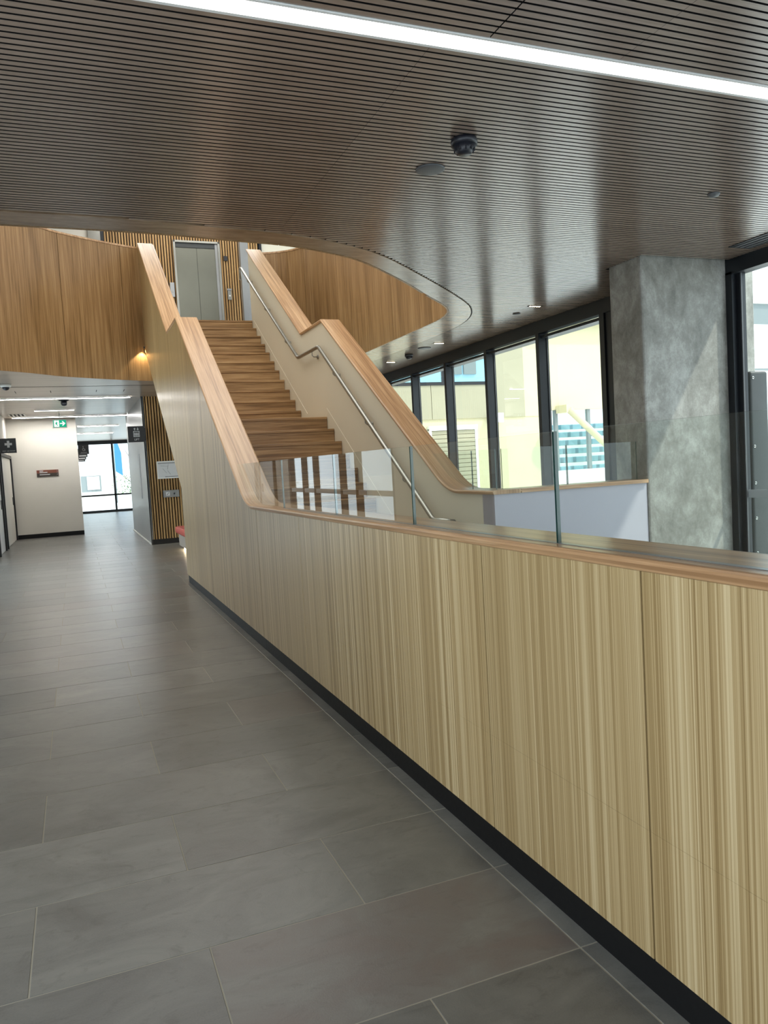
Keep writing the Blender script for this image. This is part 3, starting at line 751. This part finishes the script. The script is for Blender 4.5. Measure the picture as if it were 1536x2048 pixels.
for x, y, lab in ((5.015, 7.63, 'slot downlight nearest the concrete column'), (5.033, 10.17, 'slot downlight between the speaker and the ceiling sensor'), (5.07, 12.1, 'slot downlight beyond the far smoke detector')):
    o = tag(empty('slot_downlight', (x, y, H)), lab, 'downlight')
    box('housing', (x-0.09, y-0.025, H-0.004), (x+0.09, y+0.025, H+0.01), 'black', o)
    for k in range(5): box('lens', (x-0.068+k*0.03, y-0.01, H-0.007), (x-0.052+k*0.03, y+0.01, H-0.003), 'ledwarm', o)
o = tag(empty('linear_diffuser', (5.45, 4.2, H)), 'black linear air diffuser along the near window', 'air grille')
box('frame', (5.37, 2.95, H-0.006), (5.62, 5.16, H+0.0), 'frame', o)
for k in range(3): box('blade', (5.41+k*0.06, 2.97, H-0.012), (5.425+k*0.06, 5.14, H-0.006), 'greyplastic', o)

# ---- far corridor ceiling fittings, signs
lin('linear_light', -1.5, 1.19, 16.83, 16.98, 'slim linear light under the upper floor before the lift wall', 'ledfar')
lin('linear_light', -1.35, 1.4, 21.55, 21.72, 'slim linear light just before the off-white end wall', 'ledfar')
lin('linear_light', -0.75, 0.1, 19.6, 19.72, 'short linear light above the exit sign', 'ledfar')
lin('linear_light', 0.2, 1.4, 29.6, 29.8, 'added linear light brightening the end of the far lobby', 'ledfar')  # this strip and the next are added to brighten the lobby
lin('linear_light', 0.2, 1.4, 25.6, 25.8, 'added linear light brightening the far lobby', 'ledfar')
o = tag(empty('dome_camera', (-0.96, 14.5, H)), 'white dome security camera under the upper floor', 'camera')
lathe('base', (-0.96, 14.5, H), [(0, 0), (0.085, 0), (0.085, -0.04), (0.07, -0.05), (0, -0.05)], 'whiteplastic', o)
lathe('dome', (-0.96, 14.5, H), [(0.058, -0.05), (0.052, -0.075), (0.036, -0.095), (0, -0.105)], 'darkplastic', o)
o = tag(empty('dome_camera', (-0.09, 17.4, H)), 'black pendant security camera beyond the first ceiling light', 'camera')
lathe('base', (-0.09, 17.4, H), [(0, 0), (0.1, 0), (0.1, -0.015), (0.05, -0.03), (0, -0.03)], 'darkplastic', o)
lathe('dome', (-0.09, 17.4, H), [(0.055, -0.03), (0.06, -0.08), (0.045, -0.115), (0, -0.125)], 'darkplastic', o)
o = tag(empty('air_grille', (-1.2, 20.9, H)), 'white slotted ceiling air grille near the end wall', 'air grille')
box('frame', (-1.38, 20.6, H-0.006), (-1.0, 21.3, H+0.001), 'whiteplastic', o)
for k in range(4): box('slot', (-1.34+k*0.085, 20.65, H-0.009), (-1.30+k*0.085, 21.25, H-0.005), 'black', o)
# exit sign
o = tag(empty('exit_sign', (-0.24, 20.5, 2.75)), 'green running man exit sign with a right arrow hung from the ceiling', 'sign')
box('housing', (-0.405, 20.49, 2.755), (-0.075, 20.53, 2.96), 'whiteplastic', o)
box('stem', (-0.25, 20.5, 2.96), (-0.23, 20.52, H), 'whiteplastic', o)
box('green_face', (-0.385, 20.486, 2.775), (-0.095, 20.49, 2.945), 'exitgreen', o)
box('white_square', (-0.365, 20.483, 2.785), (-0.255, 20.486, 2.935), 'exitwhite', o)
ar = [(-0.235, 2.85), (-0.16, 2.85), (-0.19, 2.81), (-0.165, 2.81), (-0.112, 2.862), (-0.165, 2.914), (-0.19, 2.914), (-0.16, 2.874), (-0.235, 2.874)]
prism('arrow', ar, 'y', 20.482, 20.486, 'exitwhite', o)
man = [(-0.33, 2.79), (-0.312, 2.83), (-0.34, 2.852), (-0.325, 2.9), (-0.305, 2.905), (-0.29, 2.87), (-0.278, 2.868), (-0.282, 2.88), (-0.295, 2.892), (-0.302, 2.862), (-0.295, 2.84), (-0.272, 2.8), (-0.283, 2.795), (-0.304, 2.828), (-0.32, 2.79)]
prism('running_figure', man, 'y', 20.480, 20.483, 'exitgreen', o)
tube('running_figure_head', [(-0.305, 20.480, 2.92), (-0.305, 20.483, 2.92)], 0.011, 'exitgreen', o, 12)
# lift sign
o = tag(empty('lift_sign', (1.22, 16.5, 2.16)), 'charcoal square projecting lift sign at the lift wall corner', 'sign')
YS = 16.5
box('blade', (1.065, YS, 2.16), (1.385, YS+0.03, 2.482), 'sign', o)
box('wall_bracket', (1.385, YS+0.005, 2.2), (1.412, 17.0, 2.44), 'sign', o)
def ring(x0, x1, z0, z1, w, yf, mat, par):
    for a, b in (((x0, z0), (x1, z0+w)), ((x0, z1-w), (x1, z1)), ((x0, z0), (x0+w, z1)), ((x1-w, z0), (x1, z1))):
        box('symbol_line', (a[0], yf-0.003, a[1]), (b[0], yf, b[1]), mat, par)
ring(1.17, 1.29, 2.265, 2.385, 0.011, YS, 'signwhite', o)
for k in range(3):
    cx = 1.2+k*0.03
    prism('symbol_person', [(cx-0.006, 2.28), (cx+0.006, 2.28), (cx+0.012, 2.32), (cx+0.006, 2.35), (cx, 2.362), (cx-0.006, 2.35), (cx-0.012, 2.32)], 'y', YS-0.003, YS, 'signwhite', o)
for cx, d in ((1.2, 1), (1.26, -1)):
    zc = 2.425
    prism('symbol_arrow', [(cx+px, zc+d*pz) for px, pz in ((-0.007, -0.026), (0.007, -0.026), (0.007, 0.0), (0.024, 0.0), (0, 0.026), (-0.024, 0.0), (-0.007, 0.0))], 'y', YS-0.003, YS, 'signwhite', o)
text('lettering', 'LIFT', (1.23, YS-0.002, 2.195), 0.055, 'signwhite', o)
# first aid sign
o = tag(empty('first_aid_sign', (-1.17, 17.0, 2.07)), 'black projecting first aid room sign with a grey cross', 'sign')
box('blade', (-1.33, 17.0, 2.07), (-1.03, 17.03, 2.36), 'signblack', o)
box('wall_bracket', (-1.55, 17.008, 2.12), (-1.33, 17.022, 2.3), 'signblack', o)
cx, cz = -1.17, 2.245
prism('cross', [(cx+a*0.022, cz+b*0.022) for a, b in ((-1, -3), (1, -3), (1, -1), (3, -1), (3, 1), (1, 1), (1, 3), (-1, 3), (-1, 1), (-3, 1), (-3, -1), (-1, -1))], 'y', 16.997, 17.0, 'signgrey', o)
text('lettering', 'FIRST AID ROOM', (cx, 16.998, 2.1), 0.03, 'signgrey', o)
# accessible sign and the signs behind it
o = tag(empty('accessible_sign', (0.3, 24.0, 2.2)), 'charcoal projecting sign with a wheelchair symbol in the far lobby', 'sign')
box('blade', (0.15, 24.0, 2.2), (0.44, 24.03, 2.48), 'sign', o)
cx, cz = 0.3, 2.355
pts = [Vector((cx+0.035*math.cos(math.radians(a)), 23.998, cz-0.015+0.035*math.sin(math.radians(a)))) for a in range(120, 361, 20)]
tube('wheel', pts, 0.006, 'signwhite', o, 6)
tube('seated_figure', [(cx-0.012, 23.998, cz+0.05), (cx-0.008, 23.998, cz), (cx+0.025, 23.998, cz), (cx+0.042, 23.998, cz-0.045)], 0.006, 'signwhite', o, 6)
tube('figure_head', [(cx-0.013, 23.996, cz+0.07), (cx-0.013, 24.0, cz+0.07)], 0.011, 'signwhite', o, 10)
for k, wd in enumerate((0.16, 0.2)): box('text_line', (cx-wd/2, 23.997, 2.25-k*0.028), (cx+wd/2, 24.0, 2.263-k*0.028), 'signgrey', o)
for i, (yy, zz) in enumerate(((27.0, 2.2), (30.0, 2.2), (33.0, 2.2))):
    o = tag(empty('lobby_sign', (0.28, yy, zz)), ('charcoal projecting sign behind the wheelchair sign', 'charcoal projecting sign further along the far lobby wall', 'charcoal projecting sign at the end of the far lobby wall')[i], 'sign', 'projecting signs along the far lobby')
    box('blade', (0.15, yy, zz), (0.44, yy+0.03, zz+0.28), 'sign', o)
    box('text_line', (0.19, yy-0.003, zz+0.03), (0.40, yy, zz+0.06), 'signwhite', o)
# door plaque on end wall
o = tag(empty('wall_plaque', (-0.65, 22.29, 1.6)), 'red-brown and dark direction plaque on the off-white end wall', 'sign')
box('upper_half', (-0.92, 22.285, 1.695), (-0.39, 22.3, 1.78), 'plaque1', o); box('lower_half', (-0.92, 22.285, 1.605), (-0.39, 22.3, 1.695), 'plaque2', o)
for a, b, z in ((-0.85, -0.76, 1.742), (-0.85, -0.66, 1.705), (-0.85, -0.6, 1.648)): box('text_line', (a, 22.281, z), (b, 22.285, z+0.022), 'signwhite', o)
for z in (1.745, 1.7, 1.645): box('direction_mark', (-0.43, 22.281, z), (-0.41, 22.285, z+0.02), 'signgrey', o)
# notice frame and control plate on lift wall
o = tag(empty('evacuation_plan', (1.88, 16.98, 1.39)), 'white framed evacuation plan on the slatted lift wall', 'notice')
box('frame', (1.625, 16.975, 1.385), (2.16, 16.999, 1.755), 'whiteplastic', o)
box('sheet', (1.645, 16.972, 1.41), (2.14, 16.975, 1.735), 'signwhite', o)
box('header_bar', (1.65, 16.970, 1.70), (2.13, 16.972, 1.725), 'signgrey', o); box('footer_bar', (1.78, 16.970, 1.42), (2.06, 16.972, 1.43), 'darkplastic', o)
for k, (x0, z0, x1, z1) in enumerate(((1.7, 1.66, 1.86, 1.64), (1.86, 1.69, 1.84, 1.58), (1.84, 1.55, 1.9, 1.47), (1.74, 1.6, 1.82, 1.5))):
    tube('plan_line', [(x0, 16.971, z0), (x1, 16.971, z1)], 0.003, 'signgrey', o, 5)
for k in range(5): box('text_line', (2.02, 16.970, 1.53+k*0.025), (2.11, 16.972, 1.54+k*0.025), 'signgrey', o)
o = tag(empty('call_button_box', (1.88, 16.97, 0.97)), 'grey steel lift call box below the framed plan', 'call panel')
box('housing', (1.715, 16.93, 0.985), (2.035, 16.999, 1.135), 'grey', o, 0.004)
box('label_plate', (1.765, 16.927, 1.02), (1.845, 16.93, 1.10), 'signwhite', o); tube('key_switch', [(1.94, 16.922, 1.06), (1.94, 16.93, 1.06)], 0.016, 'darkplastic', o, 12)
tube('label_mark', [(1.785, 16.926, 1.035), (1.828, 16.926, 1.088)], 0.004, 'greyplastic', o, 5)
# bench
o = tag(empty('bench', (2.05, 14.6, 0)), 'upholstered bench with coral seat and pale base beneath the stair', 'bench')
box('seat_cushion', (1.74, 13.4, 0.31), (2.35, 15.55, 0.45), 'red', o, 0.05, 4)
box('base', (1.80, 13.4, 0.08), (2.35, 15.5, 0.31), 'benchbase', o)
box('plinth', (1.88, 13.42, 0.0), (2.35, 15.45, 0.08), 'ledwarm', o)

# ================================================================== FAR LOBBY END
fw = struct(empty('window_4', (1.4, 36.0, 0)), 'black framed glazing at the end of the far lobby')
box('sill_rail', (0.13, 36.0, 0.0), (4.0, 36.1, 0.1), 'frame', fw); box('mid_rail', (0.13, 36.0, 0.72), (4.0, 36.1, 0.79), 'frame', fw)
box('head_rail', (0.13, 36.0, 2.98), (4.0, 36.1, H), 'frame', fw)
for x in (1.57, 3.2): box('mullion', (x, 36.0, 0.1), (x+0.08, 36.1, 2.98), 'frame', fw)
for a, b in ((0.13, 1.57), (1.65, 3.2)): box('pane', (a, 36.04, 0.1), (b, 36.05, 2.98), 'winglass', fw)
ob = tag(empty('building_outside', (1.0, 60.0, 0)), 'pale building across the street seen through the far glazing', 'building')
box('facade', (-4.0, 60.0, 0.0), (3.0, 62.0, 2.0), 'brick', ob); box('window_opening', (0.4, 59.9, 0.6), (1.75, 60.0, 1.75), 'hallgrey', ob); box('blind', (0.8, 59.85, 0.75), (1.65, 59.9, 1.7), 'whiteplastic', ob)
tr = tag(empty('street_tree', (3.7, 52.0, 0)), 'bare pale street tree outside the far glazing', 'tree')
tube('trunk', [(3.6, 52, 0), (3.55, 52, 1.2), (3.45, 52, 2.6), (3.7, 52, 4.5)], [0.14, 0.11, 0.08, 0.04], 'bark', tr, 8)
random.seed(3)
for k in range(9):
    z = 1.0+k*0.4; a = random.choice((-1, 1)); L = random.uniform(0.5, 1.2)
    tube('branch', [(3.52, 52, z), (3.52+a*L*0.5, 52+random.uniform(-.3, .3), z+0.4), (3.52+a*L, 52, z+random.uniform(0.6, 1.2))], [0.035, 0.022, 0.008], 'bark', tr, 6)
lv = []; lf = []
for k in range(420):
    c = Vector((3.5+random.gauss(0, 0.5), 52+random.gauss(0, 0.4), random.uniform(0.4, 1.6))); u = Vector((random.uniform(-1, 1), random.uniform(-1, 1), random.uniform(-1, 1))).normalized()*0.06; w = u.cross(Vector((0.3, 0.5, 0.8))).normalized()*0.04
    n = len(lv); lv += [c-u, c+w, c+u, c-w]; lf.append((n, n+1, n+2, n+3))
tag(mesh('foliage', lv, lf, 'leaf', tr), kind='stuff')
bn = tag(empty('banner', (2.3, 50.0, 0)), 'blue banner on a pole outside the far glazing', 'banner')
prism('cloth', [(2.35, 1.9), (2.75, 1.6), (2.75, 3.0), (2.35, 4.4)], 'y', 50.0, 50.03, 'bluebanner', bn)
tube('pole', [(2.31, 50.015, -0.02), (2.31, 50.015, 4.6)], 0.03, 'hallgrey', bn, 8)
struct(box('ground_outside', (-60, 37.0, -0.3), (80, 90, -0.02), 'hallfloor'), 'pale pavement outside')

# ================================================================== HALL BEYOND THE WINDOWS
hf = struct(box('floor_hall', (5.9, -6.0, -0.3), (40, 26.0, -0.02), 'hallfloor'), 'pale floor of the hall beyond the windows')
HY = 26.0
hw = struct(box('wall_hall', (6.0, HY, -0.02), (17.2, HY+0.3, 2.95), 'cream'), 'cream end wall of the hall beyond the windows')
box('panel', (9.0, HY-0.05, 2.95), (12.4, HY+0.2, 4.2), 'greige', hw); box('panel', (12.42, HY-0.05, 2.95), (14.9, HY+0.2, 4.2), 'greige', hw)
box('panel', (14.92, HY-0.05, 2.95), (16.4, HY+0.2, 8.4), 'greige', hw); box('panel', (16.42, HY-0.02, 2.95), (17.2, HY+0.2, 8.4), 'cream', hw)
box('panel', (6.0, HY-0.05, 2.95), (8.98, HY+0.2, 8.4), 'greige', hw)
cl = box('clerestory_rail', (9.0, HY-0.08, 4.2), (14.9, HY+0.05, 4.32), 'frame', hw)
for x in (10.3, 12.9): box('clerestory_mullion', (x, HY-0.06, 4.3), (x+0.16, HY+0.05, 8.4), 'frame', hw)
box('clerestory_pane', (9.0, HY, 4.32), (14.9, HY+0.02, 8.4), 'winglass', hw)
box('upper_panel', (17.2, HY-0.1, 3.15), (26.5, HY+0.2, 6.55), 'cream', hw); box('bulkhead', (17.2, HY-0.5, 6.55), (26.5, HY+0.2, 8.6), 'greige', hw)
box('bulkhead_step', (17.2, HY-0.8, 8.2), (26.5, HY+0.2, 8.6), 'cream', hw)
for x in (17.2, 17.75, 19.3, 21.5): box('post', (x, HY-0.05, 0.0), (x+0.14, HY+0.1, 3.15), 'hallgrey', hw)
box('sill', (17.2, HY-0.1, 0.0), (26.5, HY+0.2, 0.75), 'hallwhite', hw)
for a, b in ((17.34, 19.3), (19.44, 21.5)): box('pane', (a, HY, 0.75), (b, HY+0.02, 3.15), 'winglass', hw)
br = tag(empty('diagonal_brace', (19.0, 25.0, 0.9)), 'cream diagonal steel brace in front of the hall glazing', 'brace')
tube('tube_member', [(17.9, 25.2, 3.1), (21.2, 25.2, 0.3)], 0.13, 'cream', br, 12)
box('end_plate', (17.75, 25.15, 3.0), (18.05, 25.85, 3.3), 'cream', br); box('base_plate', (21.0, 25.0, -0.02), (21.5, 25.4, 0.4), 'cream', br)
sh = tag(empty('roller_shutter', (13.2, 25.9, 0)), 'pale ribbed roller shutter in the cream hall wall', 'shutter')
for k in range(16): box('rib', (12.3, 25.85, 0.05+k*0.155), (14.1, 25.94, 0.05+k*0.155+0.145), 'greige', sh, 0.02, 2)
for x in (12.2, 14.1): box('guide', (x, 25.84, 0.0), (x+0.1, 26.0, 2.6), 'hallwhite', sh)
box('hood', (12.2, 25.8, 2.53), (14.2, 26.0, 2.7), 'hallwhite', sh)
es = tag(empty('hall_exit_sign', (14.9, 25.7, 2.8)), 'small green exit sign on the hall wall', 'sign')
box('housing', (14.75, 25.72, 2.75), (15.3, 25.95, 3.1), 'whiteplastic', es); box('green_face', (14.78, 25.70, 2.78), (15.0, 25.72, 3.07), 'exitgreen', es)
bb = tag(empty('blue_building', (18, 40, 0)), 'pale blue building seen through the hall clerestory', 'building')
box('facade', (10, 40, -0.02), (24.5, 44, 13), 'bluefacade', bb)
for x in (20.3, 21.25):
    for z in (6.3, 7.6): box('window', (x, 39.9, z), (x+0.8, 40, z+1.0), 'hallgrey', bb)
box('ledge', (10, 39.85, 7.4), (24.5, 40, 7.5), 'hallwhite', bb)
gs = tag(empty('grandstand', (21, 31, 0)), 'white grandstand with rows of blue seats behind the hall glazing', 'seating')
for r_ in range(6):
    box('tier', (16.0, 30+r_*0.8, -0.02), (28.0, 30.8+r_*0.8, 0.55+r_*0.42), 'hallwhite', gs)
    for c_ in range(14): box('seat', (17.2+c_*0.72, 30.1+r_*0.8, 0.55+r_*0.42), (17.75+c_*0.72, 30.5+r_*0.8, 0.82+r_*0.42), 'seatblue', gs, 0.03, 2)
# things seen through the near window
oc = tag(box('hall_column', (6.5, 6.5, -0.02), (7.11, 7.0, 9.0), 'concrete', None, 0.015), 'slim concrete column in the hall beyond the near window', 'column')
pd = tag(empty('post_padding', (6.95, 6.3, 0)), 'charcoal padded post cover with steel eyelets beside the hall column', 'padding')
box('pad', (6.79, 6.28, -0.02), (7.045, 6.46, 2.2), 'pad', pd, 0.03, 4)
for z in (2.13, 1.395, 0.998, 0.617, 0.239):
    vs = []
    tube('eyelet', [(6.825+0.012*math.cos(a*0.6283), 6.277, z+0.012*math.sin(a*0.6283)) for a in range(11)], 0.004, 'eyelet', pd, 6)
fh = struct(box('wall_hall_side', (26.5, HY, -0.02), (40, HY+0.3, 2.4), 'hallwhite'), 'white end of the hall with high glazing')
box('fascia', (26.5, HY-0.2, 6.6), (40, HY+0.2, 7.5), 'hallgrey', fh); box('eaves_beam', (26.5, HY-0.3, 7.5), (40, HY+0.2, 8.4), 'hallwhite', fh); box('glazing_bar', (26.5, HY-0.05, 4.6), (40, HY+0.05, 4.7), 'hallgrey', fh); box('beam', (26.5, HY-0.2, 6.0), (40, HY+0.2, 6.6), 'hallwhite', fh)
rt = tag(empty('roof_truss', (20, 17, 7.0)), 'white tubular roof truss high in the hall', 'truss')
for (p, q, r) in (((12, 16, 6.6), (34, 17, 6.9), 0.10), ((12, 16, 8.2), (34, 17, 8.5), 0.10)): tube('chord', [p, q], r, 'hallwhite', rt, 10)
for k in range(11):
    x = 12+k*2.0; tube('web', [(x, 16+k*0.09, 6.6+k*0.027), (x+1.0, 16+k*0.09+0.045, 8.2+k*0.027)], 0.055, 'hallwhite', rt, 8); tube('web', [(x+1.0, 16+k*0.09+0.045, 8.2+k*0.027), (x+2.0, 16+k*0.09+0.09, 6.6+k*0.027)], 0.055, 'hallwhite', rt, 8)
for n in list(bpy.data.objects):
    if 'wl' in n.keys(): del n['wl']
